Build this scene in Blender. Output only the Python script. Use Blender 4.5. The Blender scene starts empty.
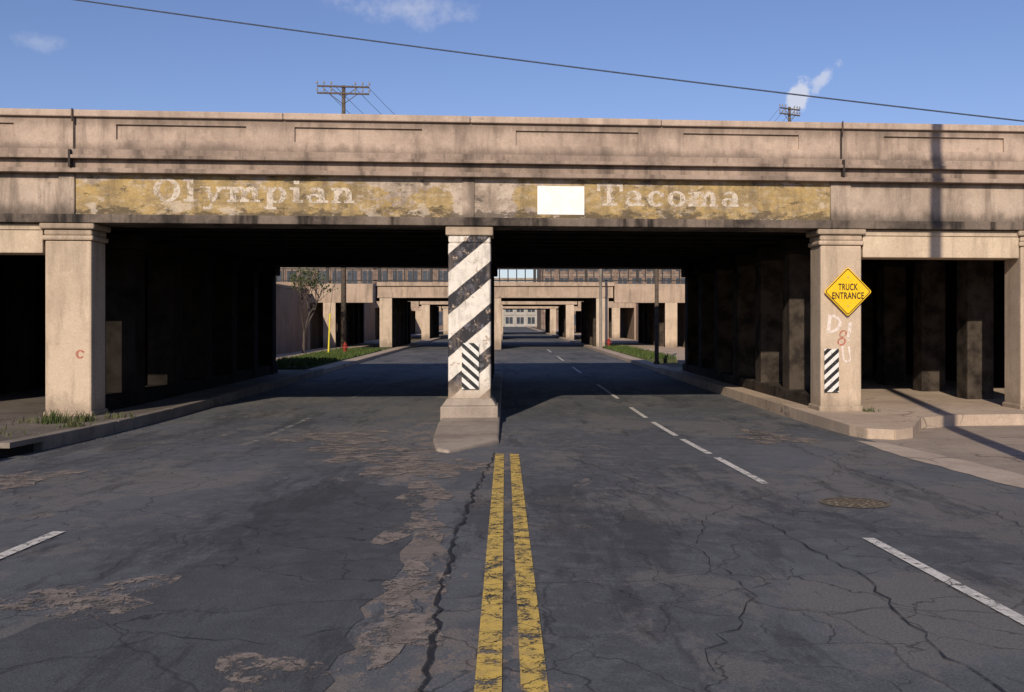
import bpy, math, random
from mathutils import Vector
random.seed(7)
S=bpy.context.scene
S.view_settings.view_transform='Standard'; S.view_settings.look='None'; S.view_settings.exposure=0
COL=S.collection

# ------------------------------------------------------------------ helpers
def rz(y):
    if y<-20: return 1.0
    if y<16: return .5-.025*y
    if y<24: return .1*((24-y)/8)**2
    return 0.0
Y0=20.3; SH=.083
def BR(x,t,z): return (x, Y0+SH*x+t, z)
def ID(x,y,z): return (x,y,z)

def empty(name,loc=(0,0,0)):
    o=bpy.data.objects.new(name,None); COL.objects.link(o); o.location=loc; o.empty_display_size=.3
    return o
class MB:
    def __init__(s): s.v=[];s.f=[]; s.m=[]
    def add(s,vs,fs,m=0):
        b=len(s.v); s.v+=[tuple(v) for v in vs]
        for f in fs: s.f.append([i+b for i in f]); s.m.append(m)
    def box(s,x0,x1,y0,y1,z0,z1,fn=ID,m=0,tx=0,ty=0):
        P=[fn(x0,y0,z0),fn(x1,y0,z0),fn(x1,y1,z0),fn(x0,y1,z0),fn(x0+tx,y0+ty,z1),fn(x1-tx,y0+ty,z1),fn(x1-tx,y1-ty,z1),fn(x0+tx,y1-ty,z1)]
        s.add(P,[(3,2,1,0),(4,5,6,7),(0,1,5,4),(1,2,6,5),(2,3,7,6),(3,0,4,7)],m)
    def prism(s,pts,z0,z1,fn=ID,m=0):   # pts xy CCW
        n=len(pts)
        P=[fn(x,y,z0) for x,y in pts]+[fn(x,y,z1) for x,y in pts]
        s.add(P,[tuple(range(n-1,-1,-1)),tuple(range(n,2*n))]+[(i,(i+1)%n,(i+1)%n+n,i+n) for i in range(n)],m)
    def cyl(s,a,b,r0,r1=None,n=10,m=0,cap=True):
        r1=r0 if r1 is None else r1
        a=Vector(a);b=Vector(b);d=(b-a).normalized()
        u=d.orthogonal().normalized();w=d.cross(u)
        P=[]
        for c,r in((a,r0),(b,r1)):
            for i in range(n):
                t=2*math.pi*i/n; P.append(c+u*math.cos(t)*r+w*math.sin(t)*r)
        F=[(i,(i+1)%n,(i+1)%n+n,i+n) for i in range(n)]
        if cap: F+=[tuple(range(n-1,-1,-1)),tuple(range(n,2*n))]
        s.add(P,F,m)
    def obj(s,name,mats,parent=None,bevel=0,smooth=False):
        me=bpy.data.meshes.new(name); me.from_pydata(s.v,[],s.f)
        for m in (mats if isinstance(mats,(list,tuple)) else [mats]): me.materials.append(m)
        for p,mi in zip(me.polygons,s.m): p.material_index=mi; p.use_smooth=smooth
        me.update()
        o=bpy.data.objects.new(name,me); COL.objects.link(o)
        if parent: o.parent=parent
        if bevel:
            b=o.modifiers.new('bevel','BEVEL'); b.width=bevel; b.segments=2; b.limit_method='ANGLE'
        return o

# ------------------------------------------------------------------ node helper
class M:
    def __init__(s,name,flat=False):
        s.mat=bpy.data.materials.new(name); s.mat.use_nodes=True; s.nt=s.mat.node_tree
        s.bsdf=s.nt.nodes['Principled BSDF']; s.out=s.nt.nodes['Material Output']
        s.pos=s.n('ShaderNodeNewGeometry').outputs['Position']; s.dim='2D' if flat else '3D'
        s._sep=None
    def n(s,t,**k):
        nd=s.nt.nodes.new(t)
        for a,b in k.items(): setattr(nd,a,b)
        return nd
    def link(s,sock,v):
        if isinstance(v,bpy.types.NodeSocket): s.nt.links.new(v,sock)
        elif v is not None:
            try: sock.default_value=v
            except Exception: sock.default_value=(v[0],v[1],v[2],1)
    @property
    def sep(s):
        if not s._sep:
            s._sep=s.n('ShaderNodeSeparateXYZ'); s.nt.links.new(s.pos,s._sep.inputs[0])
        return s._sep
    def scaled(s,v,off=(0,0,0),src=None):
        m=s.n('ShaderNodeMapping'); m.inputs['Scale'].default_value=v; m.inputs['Location'].default_value=off
        s.nt.links.new(src or s.pos,m.inputs[0]); return m.outputs[0]
    def noise(s,scale,detail=4,rough=.6,vec=None,dist=0):
        n=s.n('ShaderNodeTexNoise',noise_dimensions=s.dim); n.inputs['Scale'].default_value=scale; n.inputs['Detail'].default_value=detail
        n.inputs['Roughness'].default_value=rough; n.inputs['Distortion'].default_value=dist
        s.nt.links.new(vec or s.pos,n.inputs['Vector']); return n.outputs['Fac']
    def edge(s,scale,vec=None,warp=.25,wscale=1.5):
        nz=s.n('ShaderNodeTexNoise',noise_dimensions=s.dim); nz.inputs['Scale'].default_value=wscale; nz.inputs['Detail'].default_value=4
        s.nt.links.new(vec or s.pos,nz.inputs['Vector'])
        a=s.n('ShaderNodeVectorMath',operation='MULTIPLY_ADD'); s.nt.links.new(nz.outputs['Color'],a.inputs[0])
        a.inputs[1].default_value=(warp,warp,warp); s.nt.links.new(vec or s.pos,a.inputs[2])
        v=s.n('ShaderNodeTexVoronoi',feature='DISTANCE_TO_EDGE',voronoi_dimensions=s.dim); v.inputs['Scale'].default_value=scale
        s.nt.links.new(a.outputs[0],v.inputs['Vector']); return v.outputs['Distance']
    def math(s,op,a,b=None,c=None,clamp=False):
        m=s.n('ShaderNodeMath',operation=op,use_clamp=clamp); s.link(m.inputs[0],a)
        if b is not None: s.link(m.inputs[1],b)
        if c is not None: s.link(m.inputs[2],c)
        return m.outputs[0]
    def rng(s,v,a,b,c=0,d=1):
        m=s.n('ShaderNodeMapRange',interpolation_type='SMOOTHSTEP'); s.link(m.inputs[0],v)
        for i,x in enumerate((a,b,c,d)): s.link(m.inputs[i+1],x)
        return m.outputs[0]
    def mix(s,f,a,b,t='MIX'):
        m=s.n('ShaderNodeMixRGB',blend_type=t); s.link(m.inputs[0],f); s.link(m.inputs[1],a if isinstance(a,bpy.types.NodeSocket) else (*a,1)); s.link(m.inputs[2],b if isinstance(b,bpy.types.NodeSocket) else (*b,1))
        return m.outputs[0]
    def fin(s,color,rough=.85,bump=None,bs=.3,bd=.02,alpha=None,metal=0,spec=.3):
        s.link(s.bsdf.inputs['Base Color'],color if isinstance(color,bpy.types.NodeSocket) else (*color,1))
        s.link(s.bsdf.inputs['Roughness'],rough); s.bsdf.inputs['Metallic'].default_value=metal
        s.bsdf.inputs['Specular IOR Level'].default_value=spec
        if bump is not None:
            b=s.n('ShaderNodeBump'); b.inputs['Strength'].default_value=bs; b.inputs['Distance'].default_value=bd
            s.link(b.inputs['Height'],bump); s.nt.links.new(b.outputs[0],s.bsdf.inputs['Normal'])
        if alpha is not None: s.link(s.bsdf.inputs['Alpha'],alpha)
        return s.mat

def concrete(name,base,dark,amount=.5,streak=.5,crack=False,soot=None,zs=1.0):
    m=M(name)
    big=m.rng(m.noise(.55,5,.68),.35,.68)
    c=m.mix(m.math('MULTIPLY',big,amount),base,dark)
    lt=m.rng(m.noise(2.2,6,.75,m.scaled((1,1,1),(31,7,3))),.5,.72)
    c=m.mix(m.math('MULTIPLY',lt,.45),c,[min(1,b*1.3) for b in base])
    st=m.rng(m.noise(3.2,5,.65,m.scaled((1,1,.12*zs))),.46,.70)
    c=m.mix(m.math('MULTIPLY',st,streak),c,[d*.5 for d in dark])
    fine=m.noise(28,4,.8)
    c=m.mix(.38,c,m.mix(fine,(0.05,0.05,0.05),(1,1,1)),'OVERLAY')
    pit=m.rng(m.noise(5,6,.78,m.scaled((1,1,1),(9,2,8))),.60,.68)
    c=m.mix(m.math('MULTIPLY',pit,.5),c,[d*.6 for d in dark])
    if crack:
        e=m.edge(.55,None,.7,1.2)
        k=m.math('MULTIPLY',m.rng(e,.004,.014,1,0),m.rng(m.noise(.5,3,.5,m.scaled((1,1,1),(5,5,5))),.5,.6))
        c=m.mix(m.math('MULTIPLY',k,.6),c,(.04,.035,.03))
    if soot:
        for z0,z1,a in soot:
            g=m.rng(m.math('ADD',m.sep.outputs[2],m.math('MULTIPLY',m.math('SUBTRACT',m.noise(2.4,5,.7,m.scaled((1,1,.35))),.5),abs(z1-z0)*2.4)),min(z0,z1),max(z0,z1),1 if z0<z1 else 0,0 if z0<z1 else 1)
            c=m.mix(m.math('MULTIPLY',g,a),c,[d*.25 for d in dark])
    return m.fin(c,.9,m.noise(12,4,.75),.35,.015)

PB=(.44,.335,.262);PD=(.24,.18,.142)
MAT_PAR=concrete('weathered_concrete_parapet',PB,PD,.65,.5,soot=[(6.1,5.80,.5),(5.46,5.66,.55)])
MAT_CAP=concrete('weathered_concrete_cap',(.46,.355,.28),(.25,.19,.15),.55,.4)
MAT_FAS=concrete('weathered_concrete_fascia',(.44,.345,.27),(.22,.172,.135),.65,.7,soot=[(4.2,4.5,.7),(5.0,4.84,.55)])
MAT_LEDGE=concrete('ledge_concrete',(.36,.272,.212),(.12,.09,.072),.75,.7)
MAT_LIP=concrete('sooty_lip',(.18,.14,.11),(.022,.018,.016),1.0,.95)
MAT_BEAM=concrete('pale_beam_concrete',(.54,.43,.31),(.36,.27,.195),.5,.4,soot=[(4.02,3.85,.4)])
MAT_COL=concrete('pier_concrete',(.50,.39,.285),(.31,.235,.17),.55,.4,soot=[(.15,.75,.5),(4.0,3.7,.35)])
MAT_ISL=concrete('island_concrete',(.34,.28,.225),(.16,.13,.105),.7,.3)
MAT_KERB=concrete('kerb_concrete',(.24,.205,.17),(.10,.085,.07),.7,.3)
MAT_BRICKY=concrete('brown_wall_concrete',(.33,.23,.165),(.19,.13,.095),.5,.4)
MAT_PINK=concrete('beige_fascia_concrete',(.40,.30,.22),(.21,.155,.115),.5,.5)
def plainc(name,a,b,sc=2):
    m=M(name); n=m.noise(sc,4,.65); return m.fin(m.mix(m.rng(n,.35,.68),a,b),.95,spec=.08)
MAT_IN=plainc('shade_black_concrete',(.018,.016,.014),(.009,.008,.007))  # near-black colour stands in for deep shade under the decks and in the bays
MAT_INCOL=plainc('inner_pier_concrete_shaded',(.022,.018,.015),(.010,.008,.007))  # pier concrete darkened so the shade of the underpass is in the colour
MAT_INCOLR=plainc('inner_pier_concrete_sunlit',(.070,.055,.043),(.020,.016,.014))  # lighter copy for the right-hand piers, partial sunlight put into the colour
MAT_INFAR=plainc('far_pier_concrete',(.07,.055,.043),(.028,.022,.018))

# asphalt -----------------------------------------------------------
def asphalt(name,base,shade=1.0,tan=True):
    m=M(name,True); X=m.sep.outputs[0]; Y=m.sep.outputs[1]
    b=[v*shade for v in base]
    big=m.rng(m.noise(.32,5,.66,m.scaled((1,.45,1))),.35,.66)
    c=m.mix(big,b,[v*1.45 for v in b])
    mott=m.rng(m.noise(3.2,7,.85),.44,.66)
    c=m.mix(m.math('MULTIPLY',mott,.6),c,[v*1.8 for v in b])
    if tan:
        n1=m.noise(1.3,8,.75,m.scaled((1.2,.6,1),(3.3,1.7,0)))
        band=m.rng(m.math('ABSOLUTE',m.math('ADD',X,.95)),.1,1.7,.085,-.09)
        t=m.rng(m.math('ADD',n1,band),.575,.605)
        c=m.mix(m.math('MULTIPLY',t,.8),c,m.mix(m.noise(9,5,.75),(.13,.108,.095),(.31,.25,.20)))
        n2=m.noise(.42,8,.76,m.scaled((1,.6,1),(13,4,0)))
        c=m.mix(m.math('MULTIPLY',m.rng(n2,.51,.56),.6),c,(.165,.152,.14))
    dk=m.rng(m.noise(.55,7,.76,m.scaled((1.3,.28,1),(40,2,0))),.54,.61)
    c=m.mix(m.math('MULTIPLY',dk,.5),c,(.038,.039,.043))
    e1=m.edge(.42,None,.9,.9); e2=m.edge(1.5,None,.5,2.0)
    k1=m.math('MULTIPLY',m.rng(e1,.001,.008,1,0),.7)
    k2=m.math('MULTIPLY',m.rng(e2,.002,.020,1,0),m.rng(m.noise(.6,3,.5,m.scaled((1,1,1),(9,9,9))),.40,.53))
    k=m.math('MAXIMUM',k1,k2)
    c=m.mix(m.math('MULTIPLY',k,.65),c,(.018,.018,.02))
    agg=m.noise(55,3,.9)
    c=m.mix(.75,c,m.mix(agg,(.0,.0,.0),(1,1,1)),'OVERLAY')
    return m.fin(c,.9,agg,.6,.01,spec=.2)
AB=(.080,.083,.089)
MAT_ASP=asphalt('old_asphalt',AB)
MAT_ASP2=asphalt('asphalt_patch',AB,.74,tan=False)
MAT_APRON=concrete('apron_concrete',(.33,.265,.21),(.17,.138,.112),.55,.2,crack=True)
MAT_GUT=concrete('gutter_concrete',(.46,.37,.29),(.28,.225,.18),.55,.2,crack=True)
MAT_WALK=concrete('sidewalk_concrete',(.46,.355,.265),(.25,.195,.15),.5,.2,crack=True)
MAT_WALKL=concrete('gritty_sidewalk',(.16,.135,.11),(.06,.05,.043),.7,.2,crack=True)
def simple(name,c,r=.8,var=.35,sc=8,metal=0,spec=.3):
    m=M(name); n=m.noise(sc,4,.7)
    return m.fin(m.mix(m.rng(n,.3,.7),[v*(1-var) for v in c],[min(1,v*(1+var*.6)) for v in c]),r,metal=metal,spec=spec)
def worn(name,c1,c2,lo,hi,sc=5,crk=True,amax=1.0,flat=False):
    m=M(name,flat)
    n=m.math('ADD',m.math('MULTIPLY',m.noise(sc,7,.8),.7),m.math('MULTIPLY',m.noise(sc*9,4,.85),.3))
    a=m.rng(n,lo,hi,amax,0)
    if crk:
        e=m.edge(3.0,None,.3,3); a=m.math('MULTIPLY',a,m.rng(e,.002,.02))
    c=m.mix(m.rng(m.noise(sc*1.6,5,.7),.35,.7),c1,c2)
    return m.fin(c,.8,alpha=a)
MAT_TAR=worn('crack_sealant',(.018,.018,.02),(.022,.022,.024),.50,.62,3,False,.85,True)
MAT_YEL=worn('worn_yellow_paint',(.66,.45,.10),(.46,.32,.10),.505,.565,6,flat=True)
MAT_WHT=worn('worn_white_paint',(.68,.64,.58),(.48,.45,.41),.53,.59,7,flat=True)
MAT_WHTF=worn('faded_white_paint',(.34,.32,.30),(.24,.225,.21),.44,.53,6,flat=True)
MAT_SCAB=worn('exposed_concrete_base',(.30,.245,.20),(.17,.142,.122),.47,.53,2.6,True,.85,True)
MAT_LET=worn('flaking_letter_paint',(.60,.52,.43),(.40,.33,.26),.505,.55,6,False)
MAT_GRAF=worn('graffiti_paint',(.72,.63,.57),(.58,.48,.42),.51,.59,8,False)
MAT_GRED=worn('red_graffiti_paint',(.42,.12,.08),(.36,.16,.11),.49,.57,8,False)

def frieze():
    m=M('faded_ochre_signboard_paint'); X=m.sep.outputs[0]; Z=m.sep.outputs[2]
    conc=m.mix(m.rng(m.noise(2.5,6,.7),.35,.68),(.47,.38,.30),(.25,.195,.15))
    och=m.mix(m.rng(m.noise(2.2,6,.74,m.scaled((1,1,1.6))),.36,.62),(.40,.275,.105),(.25,.18,.085))
    och=m.mix(m.math('MULTIPLY',m.rng(m.noise(5,6,.75,m.scaled((1,1,2))),.50,.62),.65),och,(.43,.34,.215))
    n=m.noise(.8,7,.74,m.scaled((1,1,2.4),(4,0,1)))
    cen=m.rng(m.math('ABSOLUTE',m.math('ADD',X,.42)),.35,.75,-.5,0)
    pk=m.rng(m.math('ABSOLUTE',m.math('ADD',X,1.9)),.3,1.5,-.09,.02)
    top=m.rng(Z,4.70,4.96,.035,-.085)
    f=m.rng(m.math('ADD',m.math('ADD',n,cen),m.math('ADD',pk,top)),.415,.445)
    c=m.mix(m.math('MULTIPLY',f,.94),conc,och)
    blk=m.rng(m.math('ADD',m.noise(2.4,6,.75,m.scaled((1,1,2),(2,8,2))),m.rng(Z,4.16,4.45,.17,0)),.55,.65)
    c=m.mix(m.math('MULTIPLY',blk,.72),c,(.05,.04,.032))
    wh=m.rng(m.noise(1.7,7,.72,m.scaled((1,1,2),(22,8,2))),.57,.61)
    c=m.mix(m.math('MULTIPLY',wh,.6),c,(.50,.42,.34))
    st=m.rng(m.noise(4,4,.6,m.scaled((1,1,.2))),.46,.70)
    c=m.mix(m.math('MULTIPLY',st,.5),c,(.09,.07,.052))
    c=m.mix(.4,c,m.mix(m.noise(28,4,.8),(.05,.05,.05),(1,1,1)),'OVERLAY')
    return m.fin(c,.9,m.noise(10,4,.7),.35,.015)
MAT_FRZ=frieze()

def stripes(name,k,period,duty,white,black,phase=0,wear=.0):
    m=M(name); X,Y,Z=m.sep.outputs
    v=m.math('ADD',m.math('MULTIPLY',X,k),Z); v=m.math('ADD',v,phase+50)
    if wear: v=m.math('ADD',v,m.math('MULTIPLY',m.math('SUBTRACT',m.noise(5,5,.7),.5),.05))
    fr=m.math('FRACT',m.math('DIVIDE',v,period))
    s=m.rng(fr,duty-.01,duty+.01); s2=m.rng(fr,.0,.02)
    b=m.math('MULTIPLY',m.math('SUBTRACT',1,s),s2)
    if wear:
        w=m.mix(m.rng(m.noise(4,6,.75),.4,.7),white,[x*.7 for x in white])
        bl=m.mix(m.rng(m.noise(6,6,.75),.5,.68),black,[x*4+.03 for x in black])
        c=m.mix(b,w,bl)
        chip=m.rng(m.noise(4.5,7,.78,m.scaled((1,1,1),(4,4,4))),.585,.615)
        c=m.mix(chip,c,(.36,.28,.21))
        low=m.rng(m.math('ADD',Z,m.math('MULTIPLY',m.noise(4,5,.7),.5)),.75,1.25,1,0)
        c=m.mix(m.math('MULTIPLY',low,.8),c,(.36,.27,.19))
        st=m.rng(m.noise(9,4,.6,m.scaled((1,1,.15))),.5,.72)
        c=m.mix(m.math('MULTIPLY',st,.45),c,(.20,.155,.12))
        return m.fin(c,.8,m.noise(9,5,.7),.3,.012)
    dirt=m.rng(m.noise(12,5,.75),.5,.75)
    return m.fin(m.mix(m.math('MULTIPLY',dirt,.5),m.mix(b,white,black),(.25,.22,.19)),.5)
MAT_CSTR=stripes('striped_pier_paint',-.85,.86,.44,(.70,.64,.56),(.028,.026,.03),phase=.12,wear=1)

# ------------------------------------------------------------------ ground / road
MAT_DIRT=simple('dry_ground',(.13,.11,.08),.95,.5,.6)
def ys_between(a,b):
    L=[a]; y=math.floor(a)+1
    while y<b:
        if y<30 and y>-25: L.append(y)
        elif y%20==0 and y<400: L.append(y)
        y+=1
        if y>500: break
    L.append(b); return L
def sheet(mb,x0,x1,y0,y1,dz,m=0):
    L=ys_between(y0,y1); vs=[];fs=[]
    for y in L: vs+=[(x0,y,rz(y)+dz),(x1,y,rz(y)+dz)]
    for i in range(len(L)-1): fs.append((2*i,2*i+1,2*i+3,2*i+2))
    mb.add(vs,fs,m)
def block(mb,x0,x1,y0,y1,h,m=0,base=-.05):
    L=ys_between(y0,y1); n=len(L); vs=[];fs=[]
    for y in L:
        z=rz(y); vs+=[(x0,y,z+base),(x1,y,z+base),(x1,y,z+h),(x0,y,z+h)]
    for i in range(n-1):
        a=4*i;b=4*i+4
        fs+=[(a+3,a+2,b+2,b+3),(a+1,b+1,b+2,a+2),(a,a+3,b+3,b)]
    fs+=[(0,1,2,3),(4*n-4,4*n-1,4*n-2,4*n-3)]
    mb.add(vs,fs,m)
g=MB(); 
L=[-600,-20]+list(range(-19,30))+[60,200,600,3000]
vs=[];fs=[]
for y in L: vs+=[(-2500,y,rz(y)-.03),(2500,y,rz(y)-.03)]
for i in range(len(L)-1): fs.append((2*i,2*i+1,2*i+3,2*i+2))
g.add(vs,fs); g.obj('ground',MAT_DIRT)

road=empty('road')
r=MB(); sheet(r,-7.2,6.25,-60,600,0); r.obj('asphalt_surface',MAT_ASP,road)
def ragged(pts,amp,step=.25):
    out=[]
    for i in range(len(pts)):
        a=Vector(pts[i]);b=Vector(pts[(i+1)%len(pts)]); n=max(1,int((b-a).length/step))
        for k in range(n):
            p=a.lerp(b,k/n); out.append((p.x+random.uniform(-amp,amp),p.y+random.uniform(-amp,amp)))
    return out
def flat_poly(mb,pts,dz,m=0):
    mb.add([(x,y,rz(y)+dz) for x,y in pts],[tuple(range(len(pts)))],m)
p=MB(); flat_poly(p,ragged([(-2.5,-3),(-.95,-3),(-.85,6),(-.75,8.6),(-.9,11.3),(-2.1,12.1),(-2.55,10.2),(-2.2,8.4),(-2.45,6.4),(-2.9,5.4)],.06,.2),.004)
p.obj('asphalt_repair_patch',MAT_ASP2,road)
# spalled spots where the surface course has broken away down to the concrete base
p=MB()
for cx_,cy_,rx,ry in((-.78,8.9,.30,.75),(-.62,6.9,.22,.5),(-.58,5.7,.22,.55),(-2.7,6.4,.5,.5),(-1.95,15.1,.9,1.2),(-1.2,13.2,.6,1.0),(-2.9,17.5,.9,1.3),(-.9,11.0,.25,.8),(-.45,13.6,.25,.7),(-1.15,4.9,.25,.4),(4.7,17.5,.6,1.2),(-5.9,12.0,.5,1.0)):
    n=26; ph=random.uniform(0,6)
    pts_=[]
    for i in range(n):
        t=2*math.pi*i/n; q=1+.28*math.sin(3*t+ph)+.18*math.sin(5*t+ph*2)+random.uniform(-.16,.16)
        pts_.append((cx_+math.cos(t)*rx*q,cy_+math.sin(t)*ry*q))
    flat_poly(p,pts_,.0085)
p.obj('spalled_patches',MAT_SCAB,road)
def seam(mb,pts,w,dz=.013,jit=.03,step=.14):
    P=[]
    for i in range(len(pts)-1):
        a=Vector(pts[i]);b=Vector(pts[i+1]);n=max(1,int((b-a).length/step))
        for k in range(n): P.append(a.lerp(b,k/n)+Vector((random.uniform(-jit,jit),random.uniform(-jit,jit))))
    P.append(Vector(pts[-1])); vs=[];fs=[]
    for i,q in enumerate(P):
        d=(P[min(i+1,len(P)-1)]-P[max(i-1,0)]); d=Vector((-d.y,d.x)).normalized()*w*random.uniform(.25,1.0)
        for s_ in(1,-1):
            v=q+d*s_; vs.append((v.x,v.y,rz(v.y)+dz))
    for i in range(len(P)-1): fs.append((2*i,2*i+1,2*i+3,2*i+2))
    mb.add(vs,fs)
s=MB()
seam(s,[(-.38,3),(-.38,5),(-.43,6.4),(-.42,8.4),(-.34,11.2),(-.2,13.9),(-.15,15)],.022)
seam(s,[(.9,14.5),(1.7,11.5),(2.4,9),(2.5,7),(2.3,5.2),(2.35,4)],.010)
seam(s,[(1.0,5.0),(1.6,6.4),(1.5,8),(2.0,9.6),(3.0,11),(4.6,11.6),(5.8,11.5)],.007,jit=.06)
seam(s,[(-5.2,3),(-5.0,6),(-5.3,9),(-5.1,13),(-5.2,18)],.008,jit=.04)
seam(s,[(-3.9,12.8),(-2.6,13.4),(-1.2,13.1),(-.3,13.5)],.010,jit=.05)
seam(s,[(.3,13.0),(1.6,13.4),(2.9,12.9)],.010,jit=.05)
seam(s,[(4.6,5),(4.4,7.5),(4.8,10),(4.5,13),(4.7,17),(4.6,22)],.008,jit=.05)
seam(s,[(-7,15.6),(-5,15.4),(-3,15.9),(-1.2,15.6)],.010,jit=.05)
seam(s,[(-2.9,4.5),(-1.9,5.6),(-1.2,5.4),(-.5,6.2)],.006,jit=.05)
s.obj('sealed_cracks',MAT_TAR,road)
y=MB()
for a,b in((-.145,-.015),(.075,.205)): sheet(y,a,b,-20,14.9,.0105)
y.obj('double_yellow_centre_line',MAT_YEL,road)
w=MB()
for a,b in((4.6,8.4),(11.7,14.4),(14.9,17.2),(17.8,20.6),(21.6,24.3),(27,33),(40,45),(52,58),(66,72),(-4,0)): sheet(w,3.0,3.10,a,b,.0105)
w.obj('white_lane_line',MAT_WHT,road)
w=MB(); sheet(w,-3.93,-3.82,5.0,8.7,.0105); w.obj('white_lane_line_left',MAT_WHT,road)
w=MB(); sheet(w,-4.27,-4.17,16,21.5,.0105); sheet(w,-4.2,-4.1,27,32,.0105); sheet(w,-4.2,-4.1,44,50,.0105); w.obj('faded_lane_line',MAT_WHTF,road)
dv=empty('driveway')
a=MB(); sheet(a,6.25,24,-30,20.9,0.0); a.obj('driveway_apron',MAT_APRON,dv)
gpts=[(5.85,-5),(6.35,-5),(6.4,9),(6.5,14),(6.3,16.6),(5.95,17),(5.8,15),(5.9,9)]
a=MB(); flat_poly(a,ragged(gpts,.04,.4),.006); a.obj('concrete_gutter',MAT_GUT,dv)

mh=MB(); cx,cy=3.6,10.3
def zc(yy,h): return rz(yy)+h
def ring(mb,r0,r1,h,seg=40,m=0):
    vs=[];fs=[]
    for i in range(seg):
        t=2*math.pi*i/seg
        for r_ in(r0,r1):
            yy=cy+math.sin(t)*r_; vs.append((cx+math.cos(t)*r_,yy,zc(yy,h)))
    for i in range(seg):
        j=(i+1)%seg; fs.append((2*i,2*i+1,2*j+1,2*j))
    mb.add(vs,fs,m)
ring(mh,.0001,.30,.006); ring(mh,.31,.35,.009)
for rr in(.08,.15,.22): ring(mh,rr,rr+.025,.009)
for i in range(12):
    t=i*math.pi/6; c_,s_=math.cos(t),math.sin(t)
    for r_ in(.115,.19,.265):
        yy=cy+s_*r_; mh.box(cx+c_*r_-.015,cx+c_*r_+.015,yy-.015,yy+.015,zc(yy,.004),zc(yy,.011))
mh.obj('manhole_cover',simple('rusty_cast_iron',(.15,.12,.085),.8,.3,14,.1))

# ------------------------------------------------------------------ sidewalks and kerbs
sw=empty('sidewalk'); H=.22
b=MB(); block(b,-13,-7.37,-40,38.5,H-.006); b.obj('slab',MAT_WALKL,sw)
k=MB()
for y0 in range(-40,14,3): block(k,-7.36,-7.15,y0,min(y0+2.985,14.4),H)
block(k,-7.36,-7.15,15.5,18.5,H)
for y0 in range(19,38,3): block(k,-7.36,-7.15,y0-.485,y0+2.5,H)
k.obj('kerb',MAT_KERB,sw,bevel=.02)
k=MB(); block(k,-7.36,-7.14,14.415,15.485,H,base=.14); k.obj('drain_lintel',MAT_KERB,sw)
d=MB(); block(d,-7.40,-7.30,14.42,15.48,.13); d.obj('storm_drain_opening',simple('drain_shade_black',(.01,.01,.01)),sw)  # solid near-black block painted as the shade inside the drain inlet
sw2=empty('sidewalk')
pts=[(6.22,40),(6.2,17.9),(6.32,17.4),(6.7,17.2),(7.1,17.5),(8.0,19.3),(9.0,19.9),(14.3,20.4),(14.3,40)]
b=MB(); b.prism(pts,-.05,.235); b.obj('slab',MAT_WALK,sw2,bevel=.03)
k=MB(); kp=[(6.2,40),(6.2,17.9),(6.32,17.4),(6.7,17.2),(7.1,17.5),(8.0,19.3),(9.0,19.9),(14.3,20.4)]
for i in range(len(kp)-1):
    A=Vector(kp[i]);B_=Vector(kp[i+1]);dd=(B_-A).normalized();nn=Vector((-dd.y,dd.x))
    q=[A-nn*.03,B_-nn*.03,B_+nn*.16,A+nn*.16]
    if i==0: q=[A-Vector((.03,0)),B_-Vector((.03,0)),B_+Vector((.16,0)),A+Vector((.16,0))]
    k.prism([(v.x,v.y) for v in q],-.06,.245+i*.0007)
k.obj('kerb',MAT_WALK,sw2)
swf=empty('sidewalk'); b=MB(); block(b,-13,-10.6,38.6,420,.15); block(b,-7.9,-7.2,38.6,420,.16); b.obj('slab_and_kerb',MAT_WALK,swf)
swf=empty('sidewalk'); b=MB(); block(b,8.6,13,40.1,420,.15); block(b,6.25,6.9,40.1,420,.16); b.obj('slab_and_kerb',MAT_WALK,swf)
isl=empty('traffic_island')
b=MB(); b.prism([(-1.05,15.3),(-.85,15.05),(-.1,16.6),(-.1,19.0),(-.1,38),(-1.28,38),(-1.28,19.0),(-1.2,16.6)],-.05,.17); b.obj('kerbed_island',MAT_ISL,isl,bevel=.04)

# ------------------------------------------------------------------ main overpass
ov=empty('railroad_overpass')
XL,XR=-34,34; T=16.8
def strip(mb,t0,t1,z0,z1,x0=XL,x1=XR,m=0): mb.box(x0,x1,t0,t1,z0,z1,BR,m)
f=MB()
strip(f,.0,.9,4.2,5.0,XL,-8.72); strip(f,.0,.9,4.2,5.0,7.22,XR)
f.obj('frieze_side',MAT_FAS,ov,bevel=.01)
f=MB(); strip(f,.0,.9,4.2,5.0,-8.42,6.78); f.obj('frieze_painted',MAT_FRZ,ov)
f=MB()
for a,b_ in((-8.72,-8.42),(6.78,7.22)): f.box(a,b_,-.05,.9,4.2,5.0,BR)
f.box(-.86,-.62,-.03,0,4.2,5.0,BR)
f.obj('frieze_pilaster',MAT_FAS,ov,bevel=.012)
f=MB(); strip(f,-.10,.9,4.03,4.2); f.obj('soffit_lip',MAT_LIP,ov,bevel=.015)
f=MB()
strip(f,-.20,.9,5.0,5.09); strip(f,-.09,.9,5.09,5.27); strip(f,-.24,.9,5.27,5.34); strip(f,-.17,.9,5.34,5.46)
f.obj('cornice',MAT_LEDGE,ov,bevel=.012)
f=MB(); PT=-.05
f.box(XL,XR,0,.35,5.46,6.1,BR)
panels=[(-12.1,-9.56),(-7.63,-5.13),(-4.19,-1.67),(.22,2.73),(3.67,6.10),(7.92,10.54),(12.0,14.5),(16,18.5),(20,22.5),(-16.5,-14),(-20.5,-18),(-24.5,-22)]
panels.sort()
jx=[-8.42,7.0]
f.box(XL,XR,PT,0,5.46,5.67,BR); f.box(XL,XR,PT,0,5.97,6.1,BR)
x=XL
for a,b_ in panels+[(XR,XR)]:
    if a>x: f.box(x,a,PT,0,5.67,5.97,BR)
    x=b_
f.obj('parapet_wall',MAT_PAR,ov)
f=MB()
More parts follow.
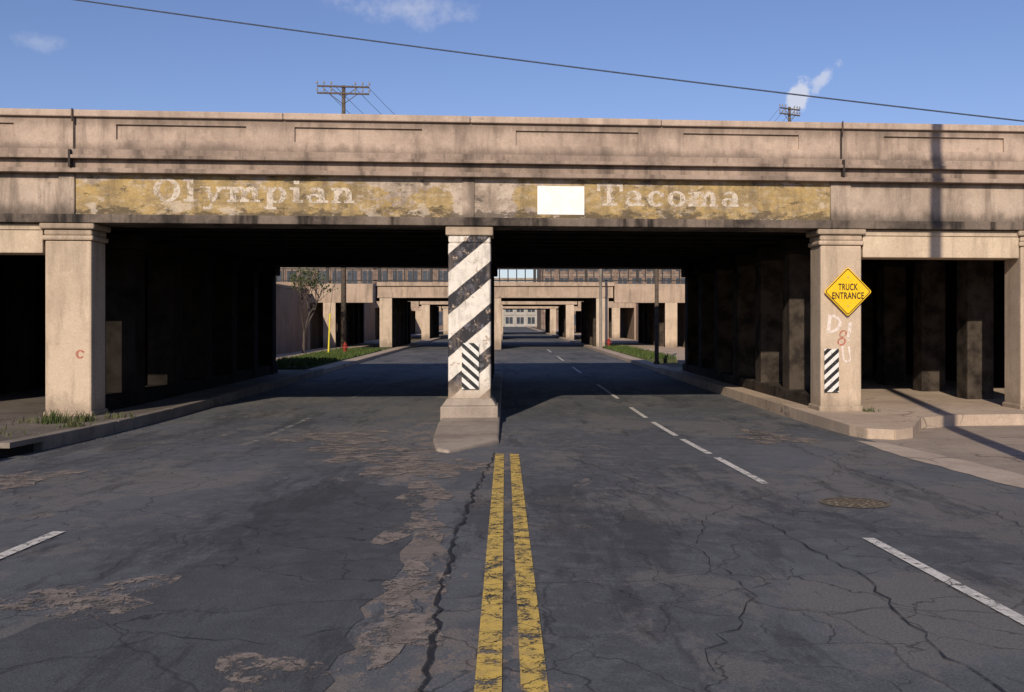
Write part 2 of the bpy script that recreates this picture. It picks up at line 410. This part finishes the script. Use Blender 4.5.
xs=[XL,-28,-22,-16,-12,-8.44,-4.4,-.7,3.2,7.0,11.2,15.5,20,26,XR]
for i in range(len(xs)-1):
    dz=random.uniform(-.008,.008)
    f.box(xs[i]+.004,xs[i+1]-.004,-.13,.42,6.1,6.23+dz,BR)
f.obj('parapet_cap',MAT_CAP,ov,bevel=.02)
f=MB()
for a in jx: f.box(a-.022,a+.022,PT-.01,0,5.46,6.1,BR)
for a in (-8.44,7.0): f.box(a-.02,a+.02,-.25,-.1,5.1,5.44,BR)
f.obj('expansion_joint',simple('joint_dark',(.04,.03,.025)),ov)
f=MB()
for a in (-8.42,7.0): f.cyl(BR(a,-.155,6.0),BR(a,-.155,6.25),.016)
f.obj('parapet_conduit',simple('rusty_pipe',(.09,.06,.045)),ov)
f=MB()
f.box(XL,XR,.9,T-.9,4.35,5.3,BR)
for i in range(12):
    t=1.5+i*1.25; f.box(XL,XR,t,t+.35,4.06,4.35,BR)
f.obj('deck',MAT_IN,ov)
f=MB(); f.box(XL,XR,T-.9,T,4.04,5.3,BR); f.box(XL,XR,T-.35,T,5.3,6.2,BR); f.obj('rear_fascia',MAT_FAS,ov)
f=MB(); f.box(XL,XR,.42,T-.4,5.31,5.7,BR); f.obj('track_ballast',simple('ballast',(.12,.11,.1),.95,.5,12),ov)
f=MB()
for a,b_ in((-12.9,-9.05),(7.5,10.92),(11.84,14.2)): f.box(a,b_,.03,.7,3.44,4.02,BR); 
f.obj('side_span_beam',MAT_BEAM,ov,bevel=.02)
f=MB()
for a,b_ in((-12.9,-9.05),(7.5,10.92)): f.box(a,b_,.0,.03,3.9,3.97,BR)
f.obj('side_beam_moulding',MAT_BEAM,ov)
def pier(mb,x,t,w,d,z0,z1,cap=True,base=.0):
    mb.box(x-w/2,x+w/2,t,t+d,z0,z1-.34,BR)
    if cap:
        mb.box(x-w/2-.045,x+w/2+.045,t-.045,t+d+.045,z1-.34,z1-.24,BR)
        mb.box(x-w/2-.015,x+w/2+.015,t-.015,t+d+.015,z1-.24,z1-.12,BR)
        mb.box(x-w/2-.08,x+w/2+.08,t-.08,t+d+.08,z1-.12,z1,BR)
    else: mb.box(x-w/2+.004,x+w/2-.004,t+.004,t+d-.004,z1-.34,z1,BR)
f=MB()
for x in(-8.56,7.02,11.38,-13.3): pier(f,x,0,.88,.72,.0,4.03)
for x in(-8.56,7.02,11.38,-13.3): f.box(x-.47,x+.47,-.04,.77,0,.34,BR)
f.obj('front_pier',MAT_COL,ov,bevel=.035)
f=MB(); pier(f,-.72,0,.86,.8,.45,4.03,cap=False); f.obj('centre_pier',MAT_CSTR,ov,bevel=.035)
f=MB(); f.box(-.72-.48,-.72+.48,-.05,.85,3.84,4.03,BR); f.obj('centre_pier_cap',MAT_COL,ov,bevel=.03)
f=MB(); f.box(-1.30,-.14,-.17,1.0,.1,.40,BR); f.box(-1.27,-.17,-.14,.97,.40,.55,BR,tx=.1,ty=.1); f.obj('centre_pier_plinth',MAT_ISL,ov,bevel=.03)
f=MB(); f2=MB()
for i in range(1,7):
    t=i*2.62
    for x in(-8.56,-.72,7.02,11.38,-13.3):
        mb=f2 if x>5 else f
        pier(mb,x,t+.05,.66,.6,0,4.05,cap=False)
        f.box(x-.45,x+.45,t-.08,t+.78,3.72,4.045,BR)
f.obj('inner_pier',MAT_INCOL,ov,bevel=.03); f2.obj('inner_pier_sunlit',MAT_INCOLR,ov,bevel=.03)  # left and centre rows take the shaded colour, right rows the sunlit one
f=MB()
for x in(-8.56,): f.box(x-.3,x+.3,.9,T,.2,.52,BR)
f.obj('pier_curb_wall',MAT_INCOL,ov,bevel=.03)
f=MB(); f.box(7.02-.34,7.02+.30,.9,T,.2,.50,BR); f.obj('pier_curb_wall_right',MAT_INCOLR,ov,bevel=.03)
f=MB(); 
f.box(XL,-14.2,.0,T,-.1,4.2,BR); f.box(14.2,XR,.0,T,-.1,4.2,BR)
f.obj('abutment_wall',MAT_FAS,ov)
f=MB(); f.box(-14.2,-14.0,.3,T,-.1,4.3,BR); f.box(14.0,14.2,.3,T,-.1,4.3,BR)
# back walls added at the bays' far ends to block light and darken them
f.box(-14.0,-8.9,T-.5,T-.3,.1,4.04,BR); f.box(7.4,14.0,T-.5,T-.3,.1,4.04,BR)
f.obj('bay_light_blocking_walls',MAT_IN,ov)
f=MB(); f.box(.66,1.62,-.004,0,4.28,4.86,BR); f.obj('white_painted_square',simple('white_paint',(.80,.79,.76),.7,.08,5),ov)

# ------------------------------------------------------------------ lettering
class Glyphs:
    def __init__(s,fn,th=.18): s.mb=MB(); s.fn=fn; s.k=0; s.th=th
    def quad(s,P):
        s.k+=1; e=.003+s.k*.00012
        s.mb.add([s.fn(x,y,e) for x,y in P],[(0,1,2,3)])
    def r(s,x0,y0,x1,y1): s.quad([(x0,y0),(x1,y0),(x1,y1),(x0,y1)])
    def d(s,x0,y0,x1,y1,w): s.quad([(x0-w/2,y0),(x0+w/2,y0),(x1+w/2,y1),(x1-w/2,y1)])
    def arc(s,cx,cy,rx,ry,a0,a1,tx=.2,ty=.1):
        s.k+=1; e=.003+s.k*.00012; n=max(6,int(abs(a1-a0)/12)); vs=[];fs=[]
        for i in range(n+1):
            t=math.radians(a0+(a1-a0)*i/n); c,q=math.cos(t),math.sin(t)
            vs+=[s.fn(cx+c*rx,cy+q*ry,e),s.fn(cx+c*(rx-tx),cy+q*(ry-ty),e)]
        for i in range(n): fs.append((2*i,2*i+1,2*i+3,2*i+2))
        s.mb.add(vs,fs)
def glyph(G,ch,ox):
    X=.66; sf=.11
    def r(a,b,c,d): G.r(ox+a,b,ox+c,d)
    def arc(cx,cy,rx,ry,a0,a1,tx=.2,ty=.1): G.arc(ox+cx,cy,rx,ry,a0,a1,tx,ty)
    if ch=='O': arc(.46,.5,.44,.52,0,360,.22,.12); return 1.0
    if ch=='o': arc(.34,.33,.33,.36,0,360,.19,.10); return .78
    if ch=='l': r(.12,0,.32,1); r(0,0,.44,sf); r(0,1-sf,.2,1); return .54
    if ch=='i': r(.12,0,.32,X); r(0,0,.44,sf); r(0,X-sf,.2,X); r(.12,.8,.32,.98); return .54
    if ch=='n':
        r(.1,0,.3,X); r(0,0,.38,sf); r(0,X-sf,.2,X); arc(.44,.36,.26,.32,0,170,.2,.13); r(.5,0,.7,.4); r(.44,0,.8,sf); return .9
    if ch=='m':
        r(.1,0,.3,X); r(0,0,.37,sf); r(0,X-sf,.2,X); arc(.42,.36,.24,.32,0,170,.2,.13); r(.46,0,.66,.4); r(.42,0,.72,sf)
        arc(.78,.36,.24,.32,0,165,.2,.13); r(.82,0,1.02,.4); r(.78,0,1.1,sf); return 1.2
    if ch=='p':
        r(.1,-.3,.3,X); r(0,-.3,.42,-.3+sf); r(0,X-sf,.2,X); arc(.44,.33,.32,.36,-150,150,.2,.11); return .86
    if ch=='y':
        G.d(ox+.16,X,ox+.42,.02,.2); G.d(ox+.68,X,ox+.3,-.3,.12); r(0,X-sf,.34,X); r(.52,X-sf,.84,X); r(.1,-.32,.36,-.2); return .88
    if ch=='a':
        r(.42,0,.62,.45); r(.58,0,.74,sf); arc(.34,.42,.28,.27,0,150,.2,.11); arc(.28,.19,.26,.21,20,340,.18,.09); return .82
    if ch=='c':
        arc(.34,.33,.33,.36,35,325,.2,.11); r(.5,.42,.64,.6); return .74
    if ch=='T':
        r(.36,0,.58,1); r(.0,1-.14,.94,1); r(.0,.64,.12,1-.14); r(.82,.64,.94,1-.14); r(.2,0,.74,sf); return 1.0
    if ch=='D': r(.05,0,.2,1); arc(.2,.5,.45,.5,-90,90,.13,.13); return .8
    if ch=='U': r(0,.3,.13,1); r(.47,.3,.6,1); arc(.3,.3,.3,.3,180,360,.13,.13); return .8
    if ch=='I': r(.05,0,.2,1); return .4
    if ch=='8': arc(.25,.25,.25,.27,0,360,.1,.1); arc(.25,.75,.22,.25,0,360,.1,.1); return .6
    return .5
def word(txt,x0,z0,width,h,name,mat,par=ov,tface=0.0,lean=0):
    G=Glyphs(lambda x,y,e:(0,0,0)); W=0
    for ch in txt: W+=glyph(G,ch,W)
    sx=width/W
    G=Glyphs(lambda x,y,e:BR(x0+x*sx+y*h*lean,tface-e,z0+y*h)); c=0
    for ch in txt: c+=glyph(G,ch,c)
    return G.mb.obj(name,mat,par)
word('Olympian',-6.95,4.47,4.0,.46,'painted_lettering_olympian',MAT_LET)
word('Tacoma',1.88,4.47,3.05,.46,'painted_lettering_tacoma',MAT_LET)
word('D',6.68,1.86,.40,.38,'graffiti_letter',MAT_GRAF,lean=.1)
word('8',6.92,1.60,.22,.32,'graffiti_letter_red',MAT_GRED,lean=.2)
word('U',7.06,1.24,.24,.34,'graffiti_letter_b',MAT_GRAF,lean=-.1)
word('I',7.12,1.70,.18,.38,'graffiti_letter_c',MAT_GRAF,lean=.1)
word('c',-8.42,1.38,.20,.24,'graffiti_scrawl',MAT_GRED)

# ------------------------------------------------------------------ signs
MAT_SY=simple('sign_yellow',(.80,.48,.012),.45,.08,6)
MAT_BLK=simple('sign_black',(.015,.015,.015),.5,.2)
MAT_STEEL=simple('galvanised_steel',(.35,.35,.35),.5,.3,20,.7)
sg=empty('truck_entrance_sign')
cx,cz=7.13,2.72; tf=-.10
def diamond(hd,rc,n=6):
    P=[]
    for q in range(4):
        ang=q*90; px,pz=math.cos(math.radians(ang))*(hd-rc*1.414),math.sin(math.radians(ang))*(hd-rc*1.414)
        for i in range(n+1):
            t=math.radians(ang-45+90*i/n); P.append((px+rc*math.cos(t),pz+rc*math.sin(t)))
    return P
def plate(name,pts,t0,t1,mat,par):
    n=len(pts); P=[BR(cx+x,t0,cz+z) for x,z in pts]+[BR(cx+x,t1,cz+z) for x,z in pts]
    mb=MB(); mb.add(P,[tuple(range(n)),tuple(range(2*n-1,n-1,-1))]+[(i+n,(i+1)%n+n,(i+1)%n,i) for i in range(n)]); return mb.obj(name,mat,par)
plate('plate',diamond(.515,.045),tf,tf+.006,MAT_SY,sg)
o_=diamond(.49,.04);i_=diamond(.467,.035); n=len(o_)
mb=MB(); mb.add([BR(cx+x,tf-.003,cz+z) for x,z in o_]+[BR(cx+x,tf-.003,cz+z) for x,z in i_],[(i,(i+1)%n,(i+1)%n+n,i+n) for i in range(n)]); mb.obj('border',MAT_BLK,sg)
def text(s_,x,z,size,par,wid):
    cu=bpy.data.curves.new('legend','FONT'); cu.body=s_; cu.size=size; cu.align_x='CENTER'; cu.align_y='CENTER'; cu.offset=.004; cu.extrude=.001
    cu.space_character=1.08
    o=bpy.data.objects.new('legend_'+s_.lower(),cu); COL.objects.link(o); cu.materials.append(MAT_BLK)
    o.location=BR(x,tf-.005,z); o.rotation_euler=(math.pi/2,0,math.atan(SH)); o.parent=par
    bpy.context.view_layer.update(); o.scale.x=wid/max(.01,o.dimensions.x)
text('TRUCK',cx,cz+.09,.19,sg,.42); text('ENTRANCE',cx,cz-.09,.19,sg,.68)
mb=MB()
for dz in(-.3,.3): mb.cyl(BR(cx,tf-.012,cz+dz),BR(cx,0,cz+dz),.014)
mb.box(cx-.03,cx+.03,tf+.007,-.003,cz-.4,cz+.4,BR); mb.obj('mounting_bracket',MAT_STEEL,sg)
def marker(x,z,w,h,k,name='object_marker_sign',t=-.05):
    e=empty(name); mb=MB(); mb.box(x-w/2,x+w/2,t,t+.006,z-h/2,z+h/2,BR)
    mb.obj('plate',stripes('marker_stripes',k,.2,.5,(.66,.64,.60),(.015,.015,.015)),e)
    mb=MB()
    for q in(-.4,.4): mb.cyl(BR(x,t-.008,z+q*h),BR(x,0,z+q*h),.012)
    mb.box(x-.02,x+.02,t+.007,-.002,z-h*.45,z+h*.45,BR); mb.obj('bracket',MAT_STEEL,e)
marker(-.70,1.20,.34,.93,.9)
marker(6.80,1.08,.31,.90,-.9)

# ------------------------------------------------------------------ farther overpasses
MAT_RAIL=simple('dark_railing_steel',(.03,.027,.027),.6,.3)
def far_bridge(y0,depth,zs,zt,par,skew=.02,offx=0):
    fn=lambda x,t,z:(x+offx,y0+skew*x+t,z)
    f=MB(); f.box(-9.2,7.8,0,.6,zs,zt-.28,fn); f.box(-9.3,7.9,-.15,.6,zt-.28,zt,fn); f.box(-9.2,7.8,-.08,0,zs,zs+.14,fn)
    f.box(-14,-9.3,-.05,.6,zs-.35,zt-.12,fn); f.box(7.9,14,-.05,.6,zs-.35,zt-.12,fn)
    f.obj('fascia',MAT_PINK,par,bevel=.02)
    f=MB(); f.box(-14,14,.6,depth,zs+.2,zt-.2,fn)
    for i in range(6): f.box(-14,14,1+i*depth/6.5,1.5+i*depth/6.5,zs,zs+.2,fn)
    f.obj('deck',MAT_IN,par)
    f=MB()
    for i in range(6):
        t=i*(depth-.8)/5
        for x in(-8.56,-.72,7.02,-12.6,12.0): f.box(x-.4,x+.4,t+.01,t+.7,0,zs,fn)
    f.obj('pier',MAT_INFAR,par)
    f=MB()
    for x in(-8.56,-.72,7.02,-12.6,12): f.box(x-.44,x+.44,-.04,.008,0,zs-.02,fn)
    f.obj('pier_front',MAT_COL,par)
    f=MB(); f.box(-24,-14,0,depth,0,zt,fn); f.box(14,24,0,depth,0,zt,fn); f.obj('abutment',MAT_BRICKY,par)
    f=MB(); x=-24
    while x<24: f.box(x,x+.08,0,.08,zt,zt+1.0,fn); x+=.62
    x=-24
    while x<24: f.box(x,x+.2,-.02,.14,zt,zt+1.08,fn); x+=3.72
    for z in(zt+.12,zt+.96): f.box(-24,24,.01,.06,z-.04,z+.04,fn)
    f.obj('railing',MAT_RAIL,par)
for y0,dp,zs,zt in((72,15,3.72,4.85),(108,16,3.8,5.0),(146,18,3.8,5.0)):
    far_bridge(y0,dp,zs,zt,empty('railroad_overpass'))
def wall(x0,x1,y0,y1,h):
    e=empty('retaining_wall'); f=MB(); f.box(x0,x1,y0,y1,0,h); f.obj('wall',MAT_BRICKY,e)
    f=MB(); f.box(x0-.06,x1+.06,y0,y1,h,h+.15); f.obj('coping',MAT_PINK,e)
wall(-14.4,-14,38.5,71,4.2); wall(14,14.4,40,72,3.6)
for y0,y1 in((87.2,107),(124.5,145)): wall(-14.4,-14,y0,y1,4.2); wall(14,14.4,y0,y1,4)
MAT_BRK=simple('old_brick',(.19,.135,.105),.9,.4,1.2); MAT_PALE=simple('pale_render_wall',(.36,.34,.31),.85,.15,.6); MAT_STONE=simple('stone_trim',(.30,.25,.2),.85,.3,1)
MAT_GL=simple('dark_window_glass',(.05,.06,.075),.2,.4,.8)
def warehouse(x0,x1,y0,y1,h,st=4,MW=MAT_BRK,name='brick_warehouse'):
    e=empty(name); f=MB(); f.box(x0,x1,y0,y1,0,h); f.obj('walls',MW,e)
    f=MB(); f.box(x0-.3,x1+.3,y0-.3,y1+.3,h,h+.6)
    for s_ in range(1,st): f.box(x0,x1,y0-.12,y0,h*s_/st-.15,h*s_/st+.1)
    f.obj('cornice_and_bands',MAT_STONE,e)
    f=MB();p_=MB(); n=max(2,int((x1-x0)/3.4)); bw=(x1-x0)/n
    for i in range(n):
        p_.box(x0+i*bw,x0+i*bw+.55,y0-.2,y0,0,h)
        for s_ in range(st):
            f.box(x0+i*bw+.95,x0+i*bw+bw-.3,y0-.03,y0,h*s_/st+.9,h*(s_+1)/st-.7)
            p_.box(x0+i*bw+.5*bw+.25,x0+i*bw+.5*bw+.4,y0-.08,y0-.031,h*s_/st+.9,h*(s_+1)/st-.7)
    f.obj('windows',MAT_GL,e); p_.obj('wall_piers',MW,e)
warehouse(-62,-9.5,232,262,19,4); warehouse(8.5,60,236,266,17,4)
warehouse(-22,24,320,340,15,4,MAT_PALE,'pale_factory_building')

# ------------------------------------------------------------------ poles and wires
MAT_WOOD=simple('weathered_pole_wood',(.11,.085,.065),.9,.4,6)
MAT_INS=simple('insulator_glass',(.25,.22,.2),.3,.2)
def upole(x,y,zt,arm,name='utility_pole',r=.15,arms=(0.35,1.2),yaw=0,zb=0):
    e=empty(name,(0,0,0)); f=MB(); f.cyl((x,y,zb-.1),(x,y,zt),r*1.25,r*.8,14); f.obj('shaft',MAT_WOOD,e,smooth=True)
    f=MB();g2=MB(); c,s_=math.cos(yaw),math.sin(yaw)
    for dz in arms:
        z=zt-dz
        for sd in(-1,1):
            f.cyl((x,y-.12,z-.7),(x+sd*arm*.28*c,y-.12+sd*arm*.28*s_,z),.025)
        A=Vector((x-arm/2*c,y-.14-arm/2*s_,z));B_=Vector((x+arm/2*c,y-.14+arm/2*s_,z)); f.cyl(A,B_,.075,n=4)
        for q in(0,.13,.27,.73,.87,1):
            p_=A.lerp(B_,q); g2.cyl(p_+Vector((0,0,.06)),p_+Vector((0,0,.2)),.02); g2.cyl(p_+Vector((0,0,.17)),p_+Vector((0,0,.33)),.065,.045)
    f.obj('crossarm',MAT_WOOD,e); g2.obj('insulator',MAT_INS,e); return e
upole(-10.65,66,17.6,3.4,arms=(.1,.55),yaw=.12)
upole(25.6,90,21.3,2.4,arms=(.2,.7),yaw=.5)
upole(6.3,9.0,14.5,2.4,r=.14,yaw=1.3)
def thin_pole(x,y,z1,r,mat,name): 
    e=empty(name); f=MB(); f.cyl((x,y,0),(x,y,z1),r,r*.85,10); f.cyl((x,y,0),(x,y,.3),r*1.5,r*1.3,10); f.obj('shaft',mat,e); return e
e=thin_pole(6.75,44.5,7.6,.10,MAT_WOOD,'street_lamp')
f=MB(); f.cyl((6.75,44.5,7.4),(4.9,44.5,7.8),.05); f.cyl((5.1,44.5,7.75),(4.4,44.5,7.8),.14,.09); f.obj('lamp_arm_and_head',MAT_STEEL,e)
e=thin_pole(6.6,69,9.5,.11,MAT_KERB,'street_lamp')
f=MB(); f.cyl((6.6,69,9.3),(4.8,69,9.9),.05); f.cyl((5.0,69,9.85),(4.3,69,9.9),.14,.09); f.obj('lamp_arm_and_head',MAT_STEEL,e)
e=empty('guy_wire_marker'); f=MB(); f.cyl((-9.9,56,0),(-9.8,56,2.5),.045,.045); f.obj('yellow_sleeve',simple('yellow_plastic',(.70,.58,.04),.5,.1),e)
f=MB(); f.cyl((-9.8,56,2.5),(-10.5,65.8,12),.012,n=5); f.obj('guy_wire',MAT_RAIL,e)
def wire(mb,A,B_,sag,r,n=30):
    A=Vector(A);B_=Vector(B_); P=[A.lerp(B_,i/n)-Vector((0,0,4*sag*(i/n)*(1-i/n))) for i in range(n+1)]
    for i in range(n): mb.cyl(P[i],P[i+1],r,n=6,cap=False)
MAT_CAB=simple('cable_sheath',(.06,.075,.11),.6)
pl=empty('power_line'); f=MB()
wire(f,(-30,30,14.35),(34,30,6.2),.55,.022); f.obj('cable',MAT_CAB,pl)
f=MB()
for q in(-1.5,-.6,.6,1.5): wire(f,(-10.65+q,65.9,17.6),(25.6+q*.6,90,21.2),10,.014)
f.obj('line_wires',MAT_CAB,pl)

MAT_RED=simple('hydrant_red',(.26,.03,.018),.6,.2)
def hydrant(x,y,z):
    e=empty('fire_hydrant'); f=MB()
    f.cyl((x,y,z),(x,y,z+.06),.15,.15,14); f.cyl((x,y,z+.06),(x,y,z+.50),.10,.09,14); f.cyl((x,y,z+.50),(x,y,z+.54),.13,.13,14)
    f.cyl((x,y,z+.54),(x,y,z+.64),.11,.05,14); f.cyl((x,y,z+.64),(x,y,z+.70),.03,.03,6)
    f.cyl((x-.18,y,z+.38),(x+.18,y,z+.38),.05,.05,10); f.cyl((x,y-.17,z+.34),(x,y,z+.34),.07,.07,10)
    f.obj('body',MAT_RED,e,smooth=False)
hydrant(-9.2,57.5,.18); hydrant(7.3,70.3,.18)

# ------------------------------------------------------------------ vegetation
def leafmat(name,c1,c2):
    m=M(name); return m.fin(m.mix(m.rng(m.noise(1.8,3,.6),.35,.65),c1,c2),.8,spec=.15)
MAT_GRASS=leafmat('grass_blades',(.05,.08,.02),(.08,.105,.03))
MAT_WEED=leafmat('weed_leaves',(.045,.065,.02),(.10,.10,.045))
MAT_SOIL=simple('grassy_soil',(.06,.07,.03),.95,.5,3)
def blades(mb,x,y,z,h,w):
    t=random.uniform(0,6.28); l=random.uniform(.1,.7)*h; c,s_=math.cos(t),math.sin(t); t2=random.uniform(0,6.28)
    ux,uy=math.cos(t2)*w/2,math.sin(t2)*w/2
    mb.add([(x-ux,y-uy,z),(x+ux,y+uy,z),(x+ux*.7+c*l*.4,y+uy*.7+s_*l*.4,z+h*.6),(x-ux*.7+c*l*.4,y-uy*.7+s_*l*.4,z+h*.6),(x+c*l,y+s_*l,z+h)],[(0,1,2,3),(3,2,4)])
gr=empty('grass'); f=MB()
block(f,-10.6,-7.9,41,64,.19); block(f,-10.6,-7.9,69,71.5,.19); block(f,6.9,8.6,50,71,.19); f.obj('turf',MAT_SOIL,gr)
f=MB()
for i in range(9000):
    if random.random()<.7: x=random.uniform(-10.6,-7.9);yy=random.uniform(41,64)
    else: x=random.uniform(6.9,8.6);yy=random.uniform(50,71)
    blades(f,x,yy,.18,random.uniform(.08,.26),.05)
f.obj('blades',MAT_GRASS,gr)
wd=empty('weeds'); f=MB()
for cx_,cy_,n_,sp,hh in((-8.15,18.1,130,.16,.26),(-7.75,18.4,90,.12,.2),(-8.5,18.2,60,.25,.14),(-7.45,17.3,90,.12,.16),(-8.6,16.0,60,.4,.12),(-7.5,19.2,60,.15,.14),(-7.45,14.0,50,.12,.12),(-8.1,15.4,40,.3,.1),(7.55,20.7,40,.08,.12)):
    for i in range(n_):
        x=random.gauss(cx_,sp);yy=random.gauss(cy_,sp)
        blades(f,x,yy,rz(yy)+H-.02,random.uniform(.4,1.15)*hh,.022)
f.obj('leaves',MAT_WEED,wd)
gv=empty('gravel'); f=MB()
def stone(x,y,z,s_):
    P=[(x+random.uniform(.5,1)*s_*a,y+random.uniform(.5,1)*s_*b_,z+random.uniform(.3,.8)*s_*c) for a,b_,c in((1,0,0),(0,1,0),(-1,0,0),(0,-1,0),(0,0,1))]
    f.add(P,[(0,1,4),(1,2,4),(2,3,4),(3,0,4)])
for i in range(800):
    q=random.random()
    if q<.4: x=-7.13+abs(random.gauss(0,.2));yy=random.uniform(4,22);z=rz(yy)
    elif q<.75: x=random.uniform(-10,-7.4);yy=random.uniform(13,19.5);z=rz(yy)+H-.005
    elif q<.88: x=6.15-abs(random.gauss(0,.12));yy=random.uniform(14,24);z=rz(yy)
    else: x=random.uniform(6.5,10);yy=random.uniform(11,17);z=rz(yy)
    stone(x,yy,z,random.uniform(.006,.022))
f.obj('stones',simple('stone_grey',(.15,.13,.11),.9,.4,30),gv)

tr=empty('tree'); tb=MB(); tl=MB()
def grow(p,d,L_,r,dep):
    q=p+d*L_; tb.cyl(p,q,r,r*.72,6,cap=False)
    if dep==0:
        for i in range(3):
            c=q+Vector([random.uniform(-.25,.25) for _ in range(3)]); s_=random.uniform(.03,.06)
            u=Vector([random.uniform(-1,1) for _ in range(3)]).normalized()*s_; v=u.orthogonal().normalized()*s_
            tl.add([c-u-v,c+u-v,c+u+v,c-u+v],[(0,1,2,3)])
        return
    for i in range(3 if dep>1 else 2):
        nd=(d+Vector((random.uniform(-.7,.7),random.uniform(-.7,.7),random.uniform(-.15,.5)))).normalized()
        grow(q,nd,L_*random.uniform(.68,.86),r*.62,dep-1)
grow(Vector((-12.1,60,0)),Vector((.03,0,1)),1.5,.09,5)
tb.obj('trunk_and_branches',simple('bark',(.09,.07,.06),.9,.4,10),tr); tl.obj('young_leaves',MAT_WEED,tr)

# ------------------------------------------------------------------ light
el=math.radians(26); hd=Vector((.23,1,0)).normalized()
dirv=Vector((hd.x*math.cos(el),hd.y*math.cos(el),-math.sin(el)))
sl=bpy.data.lights.new('sun','SUN'); sl.energy=4.6; sl.angle=math.radians(.5); sl.color=(1,.875,.72)
so=bpy.data.objects.new('sun',sl); COL.objects.link(so); so.rotation_euler=dirv.to_track_quat('-Z','Y').to_euler()
W=bpy.data.worlds.new('World'); S.world=W; W.use_nodes=True; nt=W.node_tree; nt.nodes.clear()
def wn(t,**k):
    n=nt.nodes.new(t)
    for a,b in k.items(): setattr(n,a,b)
    return n
sky=wn('ShaderNodeTexSky',sky_type='NISHITA'); sky.sun_disc=False; sky.sun_elevation=el; sky.sun_rotation=math.atan2(-hd.x,-hd.y)
sky.altitude=0; sky.air_density=1.0; sky.dust_density=.3; sky.ozone_density=2.0
tc=wn('ShaderNodeTexCoord')
def wmath(op,a,b=None,clamp=False):
    m=wn('ShaderNodeMath',operation=op,use_clamp=clamp)
    for i,v in enumerate((a,b)):
        if v is None: continue
        if isinstance(v,bpy.types.NodeSocket): nt.links.new(v,m.inputs[i])
        else: m.inputs[i].default_value=v
    return m.outputs[0]
nzs={}
def wnoise(sc):
    if sc not in nzs:
        nz=wn('ShaderNodeTexNoise'); nz.inputs['Scale'].default_value=sc; nz.inputs['Detail'].default_value=6; nz.inputs['Roughness'].default_value=.62
        nt.links.new(tc.outputs['Generated'],nz.inputs['Vector']); nzs[sc]=wmath('MULTIPLY',wmath('SUBTRACT',nz.outputs['Fac'],.5),3.0)
    return nzs[sc]
def cloud(c,sc,nscale,lo,hi,amp,off=0):
    c=Vector(c).normalized()
    mp=wn('ShaderNodeVectorMath',operation='SUBTRACT'); nt.links.new(tc.outputs['Generated'],mp.inputs[0]); mp.inputs[1].default_value=c
    sh=wn('ShaderNodeSeparateXYZ'); nt.links.new(mp.outputs[0],sh.inputs[0])
    shx=wmath('ADD',sh.outputs[0],wmath('MULTIPLY',sh.outputs[2],off))
    cb=wn('ShaderNodeCombineXYZ'); nt.links.new(wmath('MULTIPLY',shx,1/sc[0]),cb.inputs[0]); nt.links.new(wmath('MULTIPLY',sh.outputs[2],1/sc[1]),cb.inputs[2])
    ln=wn('ShaderNodeVectorMath',operation='LENGTH'); nt.links.new(cb.outputs[0],ln.inputs[0])
    v=wmath('ADD',wmath('SUBTRACT',1,ln.outputs['Value']),wnoise(nscale))
    m=wn('ShaderNodeMapRange',interpolation_type='SMOOTHSTEP'); nt.links.new(v,m.inputs[0]); m.inputs[1].default_value=lo; m.inputs[2].default_value=hi; m.inputs[4].default_value=amp
    return m.outputs[0]
tint=wn('ShaderNodeMixRGB',blend_type='MULTIPLY'); tint.inputs[0].default_value=1; tint.inputs[2].default_value=(.94,.93,1.2,1); nt.links.new(sky.outputs[0],tint.inputs[1])
cur=tint.outputs[0]
for a in (cloud((-.47,1,.278),(.026,.010),28,.0,1.1,.28),cloud((-.10,1,.312),(.06,.018),28,0,1.2,.45),
          cloud((.292,1,.222),(.011,.018),45,.0,.6,.8,off=-.35),cloud((.318,1,.242),(.010,.014),45,.0,.8,.6,off=-.6)):
    mx=wn('ShaderNodeMixRGB'); nt.links.new(a,mx.inputs[0]); nt.links.new(cur,mx.inputs[1]); mx.inputs[2].default_value=(8.0,8.2,9.2,1); cur=mx.outputs[0]
bg=wn('ShaderNodeBackground'); bg.inputs['Strength'].default_value=.088; nt.links.new(cur,bg.inputs[0])
ow=wn('ShaderNodeOutputWorld'); nt.links.new(bg.outputs[0],ow.inputs[0])

# ------------------------------------------------------------------ camera
cd=bpy.data.cameras.new('camera'); cd.sensor_width=36; cd.lens=36*1000/1024; cd.shift_y=-26/1024; cd.shift_x=7/1024; cd.clip_end=6000; cd.clip_start=.05
co=bpy.data.objects.new('camera',cd); COL.objects.link(co); co.location=(0,0,2.13); co.rotation_euler=(math.pi/2,0,0); S.camera=co
